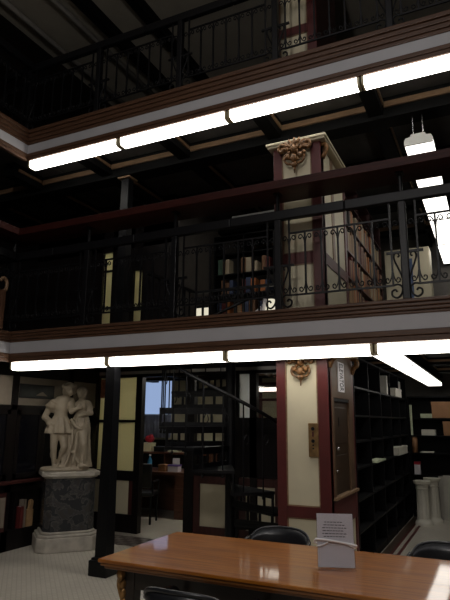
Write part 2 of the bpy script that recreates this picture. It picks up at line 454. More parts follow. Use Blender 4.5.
# wide mahogany ledge above the lower railing
b = MB().box((CX+.05,4.87,3.875),(XR-.02,5.275,3.915)); b.box((CX-.22,-3.9,3.875),(CX+.17,4.87,3.915)); b.box((CX-.22,4.87,3.875),(CX+.05,5.275,3.915))
lg = thing('reading_ledge', 'long dark red mahogany ledge running above the lower gallery railing', 'ledge', (-2,5.06,3.875))
b.build('ledge_board', 'ledge', lg)
MB().box((CX+.17,4.85,3.86),(XR-.02,4.87,3.945)).box((CX+.17,-3.9,3.86),(CX+.19,4.85,3.945)).build('nosing', 'ledge', lg, bevel=.004)
for k in range(7):
    for x in (x0+k*PITCH,):
        MB().tube([(x,5.036,3.69),(x,5.036,3.86)], .02, 8).box((x-.035,4.99,3.862),(x+.035,5.09,3.876)).build('bracket', 'iron', lg)
# turned newel with pale curved cap on the left gallery
nw = thing('newel_post', 'brown wooden newel with pale curved cap at the left edge of the lower gallery', 'post', (CX+.1,4.75,2.662))
MB().box((CX+.07,4.72,2.662),(CX+.13,4.78,3.14)).build('shaft', 'brown', nw, bevel=.008)
MB().tube(bez([(CX+.1,4.70,3.25),(CX+.1,4.75,3.29),(CX+.1,4.80,3.25),(CX+.1,4.80,3.16),(CX+.1,4.76,3.13)],5), .022, 8).build('curved_cap', 'mould', nw, smooth=True)

# ------------------------------------------------------------------ cast iron columns
def column(label, x, y, z0, z1, capmat):
    t = thing('iron_column', label, 'column', (x,y,z0))
    MB().lathe([(.103,0),(.088,(z1-z0)*.6),(.082,z1-z0)], (x,y,z0), 4, PI/4).build('shaft', 'iron', t)
    MB().box((x-.118,y-.118,z0),(x+.118,y+.118,z0+.155)).box((x-.10,y-.10,z0+.155),(x+.10,y+.10,z0+.18)).build('base', 'iron', t, bevel=.01)
    MB().box((x-.1,y-.1,z1-.025),(x+.1,y+.1,z1)).build('capital', capmat, t, bevel=.006)
column('dark iron column with square base beside the left table corner', -3.885, 5.165, 0, 2.285, 'iron')
column('dark iron column rising through the lower gallery behind its railing', -4.33, 5.86, 2.62, 4.872, 'mould')

# ------------------------------------------------------------------ elevator shaft, one storey at a time
PX0, PX1, PY0, PY1 = -1.97, -1.44, 5.30, 6.37
def ornament(x, y, z, s, parent, w=1.):
    o = MB()
    for k in range(9):                       # fan of feathers
        a = -PI*.5 + (k-4)*.33
        px_, pz = w*math.sin((k-4)*.36), math.cos((k-4)*.36)
        o.ell((x+px_*.085*s*1.25, y, z-.03*s+pz*.05*s), (.018*s,.02*s,.055*s), Euler((0,(k-4)*.36,0)).to_matrix(), 8)
    for sg in (-1,1):
        o.tube(bez([(x+sg*a*s*w,y-.01,z+c*s) for a,c in ((.02,-.02),(.08,.0),(.15,.015),(.17,-.02),(.145,-.045),(.12,-.03))],5), .014*s, 6)
        o.ell((x+sg*.05*s,y-.012,z-.10*s),(.022*s,.02*s,.026*s),seg=8)
        o.tube(bez([(x+sg*a*s,y-.012,z+c*s) for a,c in ((.01,-.17),(.06,-.16),(.085,-.12),(.07,-.08),(.045,-.09))],5), .011*s, 6)
    for k in range(14):
        a = k*2.4; rr = .03+.006*k
        o.ell((x+rr*s*math.cos(a)*w, y-.016, z-.06*s+rr*s*.9*math.sin(a)), (.016*s,.014*s,.02*s), Euler((0,a,0)).to_matrix(), 6)
    o.ell((x,y-.02,z-.04*s),(.026*s,.03*s,.036*s),seg=10)
    o.ell((x,y-.02,z-.12*s),(.03*s,.026*s,.04*s),seg=8)
    o.ell((x,y-.012,z-.175*s),(.028*s,.02*s,.028*s),seg=8)
    o.tube([(x,y-.008,z-.19*s),(x,y-.008,z-.25*s)], [.012*s,.004*s], 6)
    o.build('gilded_ornament', 'gold', parent, smooth=True)
def pier(name, label, z0, z1, rails, panels, orn_z, kind):
    t = thing(name, label, 'elevator shaft' if kind != 'top' else 'pier', (PX0+.26,PY0+.5,z0))
    MB().box((PX0+.03,PY0+.03,z0),(PX1-.03,PY1-.01,z1)).build('core', 'red', t)
    # corner stiles and rails of the front face
    MB().box((PX0,PY0,z0),(PX0+.095,PY0+.1,z1)).build('stile', 'red', t, bevel=.006)
    MB().box((PX1-.105,PY0,z0),(PX1,PY0+.1,z1)).build('stile', 'red', t, bevel=.006)
    for a, c in rails: MB().box((PX0+.095,PY0+.002,a),(PX1-.105,PY0+.05,c)).build('rail', 'red', t)
    for a, c in panels:
        p_ = bx((PX0+.107,PY0+.018,a+.008),(PX1-.115,PY0+.035,c-.008)).build('panel', 'cream', t)
        m = MB()
        for q in (((PX0+.095,PY0+.008,a),(PX0+.107,PY0+.04,c)),((PX1-.117,PY0+.008,a),(PX1-.105,PY0+.04,c)),((PX0+.095,PY0+.008,a),(PX1-.105,PY0+.04,a+.012)),((PX0+.095,PY0+.008,c-.012),(PX1-.105,PY0+.04,c))): m.box(*q)
        m.build('bead', 'mould', p_)
    if orn_z: ornament((PX0+PX1)/2-.003, PY0-.005-(.05 if kind == 'upper' else 0), orn_z, 1.3 if kind == 'upper' else 1.1, t, .8 if kind == 'upper' else .7)
    return t
XC = (PX0+PX1)/2
g = pier('elevator_shaft', 'oxblood red and cream panelled elevator shaft on the ground floor behind the table', 0, 2.40,
         [(.71,.81),(0,.14),(2.20,2.40)], [(.81,2.20),(.14,.71)], 2.215, 'ground')
# side: door recess, frame, sill, sign, lower panel
X1 = PX1
MB().box((X1-.03,PY0+.02,.60 if False else .0),(X1,PY0+.115,2.4)).build('side_stile','red',g)
MB().box((X1-.03,PY1-.075,.0),(X1,PY1,2.4)).build('side_stile','red',g)
MB().box((X1-.03,PY0+.115,.60),(X1-.002,PY1-.075,.86)).build('side_rail','red',g)
MB().box((X1-.03,PY0+.115,.0),(X1-.002,PY1-.075,.13)).build('side_rail','red',g)
bx((X1-.028,PY0+.13,.13),(X1-.012,PY1-.09,.60)).build('side_panel','cream',g)
MB().box((X1-.03,PY0+.115,1.83),(X1+.004,PY1-.075,2.3)).box((X1-.03,PY0+.115,.87),(X1+.004,PY0+.2,1.83)).box((X1-.03,PY1-.24,.87),(X1+.004,PY1-.075,1.83)).build('door_frame','lift_frame',g,bevel=.004)
MB().box((X1-.03,PY0+.09,.868),(X1+.03,PY1-.02,.895)).build('sill','mould',g,bevel=.004)
d = bx((X1-.03,PY0+.2,.895),(X1-.022,PY1-.24,1.80)).build('elevator_door','lift_door',g)
MB().box((X1-.024,PY0+.24,1.38),(X1-.016,PY1-.28,1.74)).box((X1-.024,PY0+.24,.95),(X1-.016,PY1-.28,1.27)).build('door_panel','lift_door',d,bevel=.004)
MB().ell((X1-.005,PY0+.33,1.335),(.014,.03,.016)).build('door_handle','chrome',d,smooth=True)
MB().ell((X1-.008,PY0+.28,1.12),(.01,.014,.014)).build('lock','chrome',d,smooth=True)
bx((X1-.02,PY0+.42,1.55),(X1-.012,PY0+.44,1.64)).build('latch','iron',d)
bx((X1-.03,PY0+.2,1.80),(X1-.002,PY1-.24,1.83)).build('door_shadow_strip','iron',g)
for y in (PY0+.06, PY1-.06):
    MB().tube(bez([(X1+.0,y,2.30),(X1+.06,y,2.28),(X1+.065,y,2.22),(X1+.03,y,2.19),(X1+.0,y,2.12)],4),.028,8).build('corbel','gold',g,smooth=True)
MB().box((X1-.02,PY0-.02,2.30),(X1+.07,PY1+.02,2.345)).box((X1-.02,PY0-.03,2.345),(X1+.09,PY1+.03,2.385)).build('cornice','cream',g,bevel=.008)
# vertical ELEVATOR sign
sg = bx((X1+.004,5.665,1.90),(X1+.012,5.915,2.205)).build('elevator_sign','paper',g)
cu = bpy.data.curves.new('sign_text','FONT'); cu.body = 'ELEVATOR'; cu.size = .076; cu.align_x='CENTER'; cu.align_y='CENTER'; cu.extrude=.0015
to = bpy.data.objects.new('tmp_text', cu); COL.objects.link(to)
bpy.context.view_layer.update()
me = bpy.data.meshes.new_from_object(to.evaluated_get(bpy.context.evaluated_depsgraph_get()))
bpy.data.objects.remove(to)
w = max(v.co.x for v in me.vertices)-min(v.co.x for v in me.vertices); hh = max(v.co.y for v in me.vertices)-min(v.co.y for v in me.vertices)
o_ = g.location
for v in me.vertices:                    # reading runs downwards on the +X face
    a, c, e = v.co.x*.28/w, v.co.y*.15/hh, v.co.z
    v.co = Vector((X1+.0135+e, 5.79+c, 2.0525-a)) - o_
me.materials.append(M['ink'])
lt = bpy.data.objects.new('lettering', me); COL.objects.link(lt); lt.parent = sg
# call plate
cp = bx((-1.645,PY0-.008,1.268),(-1.548,PY0+.02,1.583)).build('call_plate','brass',g,bevel=.004)
for z, r in ((1.53,.017),(1.415,.017)): MB().tube([(-1.598,PY0-.016,z),(-1.598,PY0-.006,z)], r, 12).build('call_button','iron',cp)
bx((-1.606,PY0-.011,1.455),(-1.59,PY0-.006,1.5)).build('slot','red',cp)
for z in (1.37,1.34): bx((-1.606,PY0-.011,z),(-1.59,PY0-.006,z+.012)).build('slot','iron',cp)

u = pier('elevator_shaft', 'oxblood red and cream panelled elevator shaft on the lower gallery with gilded top ornament', 2.62, 4.52,
         [(3.19,3.31),(2.62,2.70),(4.49,4.52)], [(3.31,4.49),(2.70,3.19)], 4.50, 'upper')
MB().box((PX0-.05,PY0-.05,4.52),(PX1+.06,PY1+.05,4.545)).box((PX0-.065,PY0-.065,4.545),(PX1+.075,PY1+.065,4.575)).build('cornice','cream',u,bevel=.006)
MB().box((X1-.03,PY0+.02,2.62),(X1,PY0+.11,4.52)).build('side_stile','red',u)
MB().box((X1-.03,PY1-.08,2.62),(X1,PY1,4.52)).build('side_stile','red',u)
MB().box((X1-.03,PY0+.11,3.19),(X1-.002,PY1-.08,3.31)).build('side_rail','red',u)
MB().box((X1-.03,PY0+.11,2.62),(X1-.002,PY1-.08,2.72)).build('side_rail','red',u)
bx((X1-.03,PY0+.115,3.31),(X1-.012,PY0+.42,4.5)).build('side_panel','cream',u)
bx((X1-.03,PY0+.42,3.31),(X1-.004,PY0+.52,4.5)).build('side_mullion','mould',u)
bx((X1-.03,PY0+.52,3.31),(X1-.012,PY1-.085,4.5)).build('side_panel','cream',u)
bx((X1-.03,PY0+.115,2.72),(X1-.012,PY1-.085,3.19)).build('side_panel','cream',u)
for y in (PY0+.045,): MB().tube(bez([(X1,y,4.5),(X1+.05,y,4.48),(X1+.05,y,4.42),(X1+.01,y,4.34)],4),.024,8).build('corbel','gold',u,smooth=True)
t3 = pier('elevator_shaft', 'red and cream panelled elevator shaft on the upper gallery behind the topmost railing', 5.30, 7.55,
         [(5.9,6.0),(5.3,5.4),(7.4,7.55)], [(6.0,7.4),(5.4,5.9)], None, 'top')
MB().box((PX0-.05,PY0-.05,7.5),(PX1+.05,PY1+.05,7.56)).build('cornice','cream',t3)

# ------------------------------------------------------------------ partition behind the gallery, ground floor
PY = 7.15
def post(x0, x1, z0=0, z1=2.5, m='darkcab', d=.05, y=PY): return ((x0,y-d,z0),(x1,y+d,z1))
b = MB()
for x0_, x1_ in ((-5.72,-5.60),(-5.43,-5.24),(-4.90,-4.795),(-4.04,-3.89),(-3.34,-3.20),(-3.03,-2.93),(-2.62,-1.99)): b.box(*post(x0_,x1_))
b.box((-5.72,PY-.05,2.24),(-1.99,PY+.05,2.5))                         # header
b.box((-5.60,PY-.04,.72),(-4.86,PY+.04,.86)).box((-5.60,PY-.04,0),(-4.86,PY+.04,.25)).box((-5.60,PY-.035,1.565),(-4.86,PY+.035,1.60))
b.box((-3.89,PY-.05,.85),(-3.34,PY+.05,.90))
b.box((-3.20,PY-.05,.86),(-2.62,PY+.05,1.64))
struct('wall_partition', b, 'darkcab')
struct('trim_60', MB().box((-5.60,PY-.07,2.285),(-1.99,PY-.05,2.33)), 'pipe')
b = MB()
for x0_, x1_ in ((-3.89,-3.34),(-3.20,-2.62)):
    b.box((x0_,PY-.035,.745),(x1_,PY+.03,.85)).box((x0_,PY-.035,.0),(x1_,PY+.03,.19)).box((x0_,PY-.035,.19),(x0_+.1,PY+.03,.745)).box((x1_-.06,PY-.035,.19),(x1_,PY+.03,.745))
struct('trim_61', b, 'darkred')
b = MB().box((-3.79,PY-.02,.19),(-3.40,PY+.02,.745)).box((-3.10,PY-.02,.19),(-2.68,PY+.02,.745))
struct('trim_62', b, 'cream')
struct('trim_63', MB().box((-5.60,PY-.02,.25),(-5.43,PY+.02,.72)).box((-5.24,PY-.02,.25),(-4.98,PY+.02,.72)), 'cream')
struct('trim_64', MB().box((-4.98,PY-.03,.25),(-4.90,PY+.03,.72)), 'darkred')
wn = 0
def pane(x0_, x1_, z0, z1, m, y=PY):
    global wn; wn += 1
    struct('window_%d' % wn, bx((x0_,y-.006,z0),(x1_,y+.006,z1)), m)
pane(-5.60,-5.43,1.60,2.24,'yglass'); pane(-5.60,-5.43,.86,1.565,'yglass')
pane(-5.24,-4.90,1.60,2.24,'yglass'); pane(-5.24,-4.90,.86,1.565,'yglass')
pane(-3.20,-3.03,1.64,2.24,'wglass'); pane(-2.93,-2.62,1.64,2.24,'glass')
tag(bx((-5.595,PY-.02,1.93),(-5.42,PY-.008,2.22)).build('poster', mat('rust brown poster', (.25,.09,.045), .6, var=.7, scale=11)), 'small rust brown poster on the yellow glass beside the statue', 'poster')
# room beyond
struct('wall_office_back', MB().box((-9,10.3,0),(-7.25,10.4,2.5)).box((-6.2,10.3,0),(-1.95,10.4,2.5)).box((-7.25,10.3,0),(-6.2,10.4,1.26)), 'yellow_wall')
struct('wall_office_right', bx((-1.95,7.2,0),(-1.86,10.4,2.5)), 'yellow_wall')
struct('window_20', bx((-7.25,10.38,1.26),(-6.2,10.39,2.5)), 'daylight')
struct('trim_65', MB().box((-7.25,10.31,1.26),(-6.2,10.37,1.30)).box((-7.25,10.33,1.70),(-6.2,10.37,1.725)), 'housing')
b = MB()
for k in range(13): b.tube([(-7.25+k*.085,10.26+.02*(k%2),1.24),(-7.25+k*.085,10.26+.02*(k%2),1.70)], .045, 8)
tag(b.build('curtain','curtain',smooth=True), 'blue grey half curtain across the lower part of the office window', 'curtain')
def room_lamp(loc, label, m='roomlamp', hang=0):
    t = thing('ceiling_light', label, 'light', loc, 'room lights')
    bx((-.6,-.1,.0),(.6,.1,.05)).build('diffuser',m,t,local=True)
    bx((-.62,-.12,.05),(.62,.12,.09)).build('housing','housing',t,local=True)
    if hang:
        for x in (-.5,.5): MB().cyl((x,0,.09),(x,0,hang),.008,seg=6).build('hanger','iron',t,local=True)
    return t
room_lamp((-5.6,8.4,2.405), 'lit ceiling light in the office behind the yellow glass partition')
room_lamp((-2.9,8.1,2.05), 'added hanging light imitating a tube reflected in the window right of the staircase', 'tube_reflection', .44)  # lamp added in place of the gallery tube mirrored in the glass
room_lamp((-4.0,8.3,2.405), 'added ceiling light hidden above the office header to brighten the white pane')  # unseen lamp added to brighten the frosted white pane
struct('trim_66', MB().box((-9,10.27,0),(-1.95,10.3,1.2)), 'darkcab')
struct('trim_67', MB().box((-4.28,10.26,1.2),(-4.12,10.3,2.5)).box((-4.12,10.27,2.28),(-1.95,10.3,2.34)).box((-4.12,10.27,1.98),(-1.95,10.3,2.03)), 'red')  # red frames added for the shaft's reflection in the window glass
# desk with a raised shelf
dk = thing('office_desk', 'dark reddish desk with raised shelf seen through the partition doorway', 'desk', (-5.6,8.75,0))
MB().box((-6.5,8.36,.70),(-4.55,9.15,.745)).build('desk_top','wood2',dk,bevel=.006)
MB().box((-6.5,8.9,1.0),(-4.55,9.2,1.035)).build('shelf','wood2',dk,bevel=.006)
for x in (-6.5,-5.5,-4.58): MB().box((x,8.92,.745),(x+.03,9.18,1.0)).build('shelf_support','wood2',dk)
MB().box((-6.1,9.06,.02),(-4.95,9.08,.70)).build('modesty_panel','wood2',dk)
for x in (-6.48,-4.95): MB().box((x,8.40,0),(x+.38,9.1,.70)).build('pedestal','wood2',dk)
for x in (-6.48,-4.95):
    for z in (.12,.32,.52):
        q = MB().box((x+.02,8.385,z),(x+.36,8.40,z+.17)).build('drawer','wood2',dk,bevel=.004)
        MB().ell((x+.19,8.375,z+.09),(.02,.014,.012)).build('knob','chrome',q,smooth=True)
def bottle(label, loc, m, h):
    t = thing('bottle', label, 'bottle', loc)
    MB().lathe([(.038,0),(.042,.02),(.042,h*.6),(.016,h*.82),(.016,h*.92)], (0,0,0), 14).build('body', m, t, smooth=True, local=True)
    MB().lathe([(.019,h*.9),(.019,h)], (0,0,0), 12).build('cap', 'paper', t, local=True)
bottle('blue bottle standing on the office desk', (-5.52,8.50,.745), 'bluebottle', .27)
def carton(label, loc, s, m, flap=None, name='box', cat='box', rz=0):
    t = thing(name, label, cat, loc, rz=rz)
    MB().box((-s[0]/2,-s[1]/2,0),(s[0]/2,s[1]/2,s[2])).build('body', m, t, local=True, bevel=.004)
    MB().box((-s[0]/2-.004,-s[1]/2-.004,s[2]*.8),(s[0]/2+.004,s[1]/2+.004,s[2]+.004)).build('lid', flap or m, t, local=True)
    return t
carton('small tan carton on the office desk right of the blue bottle', (-5.24,8.50,.745), (.14,.12,.11), 'card')
carton('white and violet carton on the office desk right of the tan carton', (-5.03,8.52,.745), (.20,.12,.11), 'paper', 'purple')
carton('cream carton on the raised desk shelf under the red bag', (-5.90,9.03,1.035), (.20,.16,.15), 'shade')
tag(MB().ell((-5.89,9.04,1.255),(.10,.06,.07)).ell((-5.85,9.02,1.30),(.05,.05,.045)).build('bag','redp',smooth=True), 'small red bag lying on the cream carton on the desk shelf', 'bag')
carton('black desk telephone on the raised desk shelf', (-5.62,9.02,1.035), (.22,.16,.09), 'leather', 'ink', 'telephone', 'telephone')
for k, (x, m) in enumerate(((-6.15,'paper'),(-5.34,'greenw'))):
    tag(bx((x-.1,8.95,1.035),(x+.1,9.13,1.07)).build('paper_stack', m, bevel=.003), ['stack of white paper','stack of pale green paper'][k]+' on the raised desk shelf', 'paper')
tag(MB().box((-5.28,8.872,.80),(-5.14,8.885,.94)).build('note','paper'), 'square white note pinned to the front of the desk shelf', 'note') 
# dark office chair
def office_chair(loc):
    t = thing('office_chair', 'dark chair standing in front of the office desk', 'chair', loc, rz=.3)
    MB().box((-.24,-.22,.42),(.24,.22,.48)).build('seat','leather',t,local=True,bevel=.02)
    MB().box((-.22,-.25,.55),(.22,-.2,.92)).build('backrest','leather',t,local=True,bevel=.02)
    for x in (-.2,.2):
        for y in (-.19,.19): MB().cyl((x,y,0),(x,y,.42),.018,seg=8).build('leg','iron',t,local=True)
        MB().tube([(x*1.15,-.2,.45),(x*1.15,-.2,.64),(x*1.15,.15,.64),(x*1.15,.15,.45)],.016,8).build('arm','iron',t,local=True)
office_chair((-5.28,7.93,0))
# lower part of the left wall: built in cabinets
LX = -5.60
def cabinet(y0, y1, label, openbay):
    t = thing('wall_cabinet', label, 'cabinet', (LX-.06,(y0+y1)/2,0))
    b = MB().box((LX-.12,y0,0),(LX,y0+.06,2.45)).box((LX-.12,y1-.04,0),(LX,y1,2.45)).box((LX-.12,y0,2.15),(LX,y1,2.45)).box((LX-.12,y0,1.72),(LX,y1,1.78)).box((LX-.12,y0,.0),(LX+.0,y1,.24)).box((LX-.12,y0,.70),(LX,y1,.80)).box((LX-.12,y0,0),(LX-.10,y1,2.45))
    b.build('carcass','darkcab',t)
    bx((LX-.10,y0+.06,1.78),(LX-.02,y1-.04,2.15)).build('frieze_panel','dimcream',t)
    h = (y0+y1)/2
    for a, c in ((y0+.06,h),(h,y1-.04)):
        dd = MB().box((LX-.02,a+.004,.86),(LX+.004,a+.06,1.72)).box((LX-.02,c-.06,.86),(LX+.004,c-.004,1.72)).box((LX-.02,a,1.66),(LX+.004,c,1.72)).box((LX-.02,a,.86),(LX+.004,c,.92)).build('cabinet_door','darkcab',t)
        bx((LX-.014,a+.06,.92),(LX-.008,c-.06,1.66)).build('pane','glassdark',dd)
    if openbay:
        bx((LX-.12,y0+.14,.24),(LX,y0+.18,.70)).build('bay_divider','darkcab',t); bx((LX-.12,y1-.3,.24),(LX,y1-.26,.70)).build('bay_divider','darkcab',t)
    else:
        MB().box((LX-.1,y0+.06,.24),(LX+.002,y1-.001,.70)).build('door_frame','darkred',t)
        bx((LX-.05,y0+.12,.29),(LX+.006,y1-.015,.645)).build('door_panel','dimcream',t)
cabinet(3.4,4.36,'dark built in cabinet on the left wall beyond the picture cabinet, nearest the camera',False)
cabinet(4.36,5.39,'dark built in cabinet on the left wall at the left edge with beige base panel',False)
cabinet(5.39,6.44,'dark built in cabinet on the left wall behind the statue with picture above',True)
cabinet(6.44,7.08,'dark built in cabinet on the left wall in the corner behind the statue',False)
tag(bx((LX-.12,3.4,.80),(LX+.07,7.08,.84)).build('counter_top','darkred',bevel=.01), 'long dark counter along the left wall behind the statue', 'counter')
pf = thing('framed_picture', 'small dark panoramic picture in black frame on beige frieze left of the statue', 'picture', (LX,5.78,1.93))
MB().box((LX-.02,5.47,1.875),(LX-.005,6.11,2.06)).build('frame','ink',pf,bevel=.004)
bx((LX-.006,5.50,1.895),(LX-.002,6.08,2.04)).build('image', mat('dark landscape print', (.012,.014,.014), .5, scale=5, col2=(.035,.04,.038)), pf)
MB().prism([(-.1,-.03),(.12,-.035),(.06,.0),(.02,.022),(-.03,.005)], 0, .001, Matrix(((0,0,1,LX-.002),(1,0,0,5.86),(0,1,0,1.945),(0,0,0,1)))).build('pale_hill','dimcream',pf)
def book(label, a, b_, m, group=None):
    t = thing('book', label, 'book', ((a[0]+b_[0])/2,(a[1]+b_[1])/2,a[2]), group)
    MB().box((a[0],a[1],a[2]),(b_[0],a[1]+.004,b_[2])).box((a[0],b_[1]-.004,a[2]),(b_[0],b_[1],b_[2])).box((b_[0]-.005,a[1],a[2]),(b_[0],b_[1],b_[2])).build('cover', m, t)
    bx((a[0]+.004,a[1]+.004,a[2]+.004),(b_[0]-.005,b_[1]-.004,b_[2]-.006)).build('pages','paper',t)
book('red book standing in the open bay of the cabinet left of the statue', (LX-.10,5.64,.24),(LX+.0,5.70,.50), BOOKS[2])
book('grey book standing beside the red book left of the statue', (LX-.10,5.71,.24),(LX-.01,5.75,.58), 'dimcream')
tag(MB().prism([(-.03,0),(.03,.0),(.045,.10),(.02,.13),(-.02,.12)],0,.03,Matrix(((0,0,1,LX-.04),(1,0,0,5.83),(0,1,0,.44),(0,0,0,1)))).box((LX-.09,5.77,.24),(LX-.01,5.88,.445)).build('folder', BOOKS[0]), 'tan folder leaning in the open cabinet bay left of the statue', 'folder')

# ------------------------------------------------------------------ pedestal and statue
SX, SY = -5.13, 5.98
SR = math.atan2(-SX, SY)                       # turned to face the hall
def octo(w, c, q=1.0):
    return [(-w+c,-w*q),(w-c,-w*q),(w,-w*q+c),(w,w*q-c),(w-c,w*q),(-w+c,w*q),(-w,w*q-c),(-w,-w*q+c)]
pt = thing('pedestal', 'dark veined marble pedestal with pale marble base and cap under the statue', 'pedestal', (SX,SY,0), rz=SR+.16)
MB().prism(octo(.385,.10,.82),0,.17).prism(octo(.37,.10,.82),.17,.205).prism(octo(.335,.09,.82),.205,.235).build('base','base_marble',pt,local=True,bevel=.012)
MB().prism(octo(.315,.085,.82),.235,.87).build('shaft','marble',pt,local=True,bevel=.006)
MB().prism(octo(.335,.09,.82),.87,.893).prism(octo(.365,.095,.82),.893,.945).build('cap','base_marble',pt,local=True,bevel=.008)

def statue():
    m = MB()
    V = Vector
    # plinth rock
    m.lathe([(.30,0),(.315,.02),(.30,.045),(.27,.05)], (0,0,0), 20, sx=1, sy=.62)
    # --- man (left), about 1.10 high
    hx, hz = .015, 1.055
    # trunk
    m.ell((-.085,0,.83),(.105,.075,.13)); m.ell((-.09,0,.72),(.088,.068,.11)); m.ell((-.075,-.005,.90),(.115,.07,.075))
    m.cap((-.045,0,.93),(-.01,-.01,1.0),.042,.036)
    m.ell((hx-.012,-.015,hz),(.078,.084,.093)); m.ell((hx+.002,-.075,hz-.036),(.045,.036,.054))     # skull and jaw
    m.ell((hx+.012,-.105,hz-.008),(.013,.02,.024)); m.ell((hx+.008,-.075,hz+.02),(.035,.014,.010))  # nose, brow
    m.ell((hx+.01,-.108,hz-.048),(.018,.01,.006)); m.ell((hx+.006,-.075,hz-.066),(.02,.018,.018))
    for k in range(12):                                                    # curly hair
        a = k*2*PI/12
        m.ell((hx-.018+.076*math.cos(a), .0+.064*math.sin(a), hz+.04+.026*math.sin(a)), (.03,.03,.03), seg=8)
    m.ell((hx-.02,.01,hz+.065),(.05,.05,.035)); m.ell((hx-.075,.01,hz-.02),(.034,.044,.07)); m.ell((hx+.05,.02,hz-.01),(.03,.04,.06))
    # puffed sleeve and akimbo arm on the viewer's left
    for k in range(6): m.ell((-.205+.03*math.cos(k),-.01+.03*math.sin(k*1.7),.885-.024*k+.01*(k%2)),(.07,.06,.034),Euler((0,.35,0)).to_matrix(),10)
    m.cap((-.215,0,.86),(-.30,.01,.68),.05,.038); m.cap((-.30,.01,.68),(-.185,-.055,.60),.038,.027)
    m.ell((-.165,-.062,.595),(.035,.022,.026))
    for k in range(4): m.cap((-.15,-.07,.60-.012*k),(-.115,-.075,.585-.015*k),.009,.008,3)
    # arm round the woman, hand on her waist
    m.cap((.03,0,.90),(.045,-.085,.76),.047,.038); m.cap((.045,-.085,.76),(.115,-.12,.80),.034,.026)
    m.ell((.135,-.125,.815),(.03,.018,.024))
    for k in range(4): m.cap((.15,-.13,.83-.012*k),(.178,-.122,.842-.016*k),.009,.007,3)
    # tunic skirt with folds, trunk hose
    prof = []
    n = 40
    for zz, r, am in ((.70,.085,.0),(.64,.115,.010),(.58,.14,.018),(.52,.155,.024),(.475,.16,.028)):
        prof.append([V((-.095+(r+am*math.cos(k*2*PI/n*10))*math.cos(k*2*PI/n)*1.05, (r+am*math.cos(k*2*PI/n*10))*.68*math.sin(k*2*PI/n), zz)) for k in range(n)])
    rings = [[m.bm.verts.new(p) for p in r] for r in prof]
    for A, B in zip(rings, rings[1:]):
        for k in range(n): m.bm.faces.new((A[k],A[(k+1)%n],B[(k+1)%n],B[k]))
    m.bm.faces.new(rings[0]); m.bm.faces.new(rings[-1][::-1])
    for k in range(7): m.ell((-.255+.016*k,-.02+.01*(k%2),.66-.035*k),(.058,.055,.034),Euler((0,.5,0)).to_matrix(),8)   # gathered cloak
    # legs
    m.cap((-.15,-.02,.50),(-.155,-.035,.30),.064,.046); m.cap((-.155,-.035,.30),(-.135,.0,.07),.046,.028)
    m.ell((-.153,.0,.215),(.044,.048,.075)); m.cap((-.135,.0,.065),(-.125,-.085,.062),.029,.022)
    m.cap((-.055,.0,.50),(-.02,-.05,.30),.064,.046); m.cap((-.02,-.05,.30),(-.085,.045,.075),.045,.027)
    m.ell((-.045,.005,.215),(.042,.045,.07)); m.cap((-.085,.045,.07),(-.06,-.04,.062),.027,.022)
    # --- woman (right)
    wx, wz = .155, 1.005
    m.ell((wx,-.03,wz),(.058,.066,.074)); m.ell((wx-.006,-.075,wz-.025),(.03,.026,.04))
    m.ell((wx-.012,-.095,wz-.008),(.009,.015,.016)); m.ell((wx-.008,-.085,wz+.015),(.028,.01,.008)); m.ell((wx-.012,-.09,wz-.034),(.014,.008,.005))
    m.ell((wx+.014,.0,wz+.026),(.07,.068,.064)); m.ell((wx+.045,.015,wz-.04),(.026,.03,.06)); m.ell((wx+.03,.05,wz+.02),(.035,.035,.035))
    m.cap((wx+.005,-.02,wz-.05),(.17,-.01,.90),.033,.038)
    m.ell((.175,-.01,.85),(.10,.062,.075)); m.ell((.175,-.01,.76),(.078,.06,.10))
    m.ell((.145,-.065,.83),(.036,.03,.035)); m.ell((.205,-.065,.83),(.036,.03,.035))
    m.cap((.245,0,.875),(.30,-.02,.74),.044,.034); m.cap((.30,-.02,.74),(.19,-.095,.715),.033,.023)
    m.ell((.17,-.10,.715),(.028,.018,.02))
    for k in range(4): m.cap((.155,-.105,.72-.01*k),(.125,-.11,.725-.012*k),.008,.007,3)
    for k in range(4): m.ell((.255+.01*k,0,.88-.025*k),(.045,.045,.026),seg=8)
    # gown: gathered at the waist, long fluted folds down to the plinth
    n = 64; prof = []
    for zz, cx_, rx, ry, am in ((.74,.175,.075,.06,.0),(.68,.175,.10,.075,.006),(.58,.172,.118,.09,.012),(.42,.16,.128,.10,.02),(.25,.15,.145,.11,.026),(.12,.14,.165,.12,.03),(.04,.135,.185,.135,.034)):
        ring = []
        for k in range(n):
            a = k*2*PI/n; f = am*(math.cos(a*11+zz*2)+.5*math.cos(a*17+1))
            ring.append(m.bm.verts.new((cx_+(rx+f)*math.cos(a),(ry+f)*math.sin(a),zz)))
        prof.append(ring)
    for A, B in zip(prof, prof[1:]):
        for k in range(n): m.bm.faces.new((A[k],A[(k+1)%n],B[(k+1)%n],B[k]))
    m.bm.faces.new(prof[0]); m.bm.faces.new(prof[-1][::-1])
    # raised knee below the cloth, swag across the hips, hem sweep
    m.cap((.20,-.05,.56),(.225,-.115,.33),.07,.05); m.cap((.225,-.115,.33),(.24,-.06,.08),.048,.04)
    m.tube(bez([(.05,-.05,.66),(.10,-.105,.58),(.18,-.115,.54),(.26,-.06,.60)],6),.024,8)
    m.tube(bez([(.08,-.11,.52),(.07,-.135,.35),(.03,-.13,.12),(.0,-.12,.06)],6),[.018]*19,8)
    m.tube(bez([(.13,-.12,.50),(.125,-.15,.3),(.10,-.155,.09)],6),[.018]*13,8)
    m.cap((.10,-.14,.24),(.17,-.15,.11),.022,.018); m.ell((.22,-.15,.065),(.06,.03,.025))
    o = m.build('figures','wmarble')
    md = o.modifiers.new('r','REMESH'); md.mode='VOXEL'; md.voxel_size=.0085; md.use_smooth_shade=True
    ms = o.modifiers.new('s','SMOOTH'); ms.iterations=2; ms.factor=.5
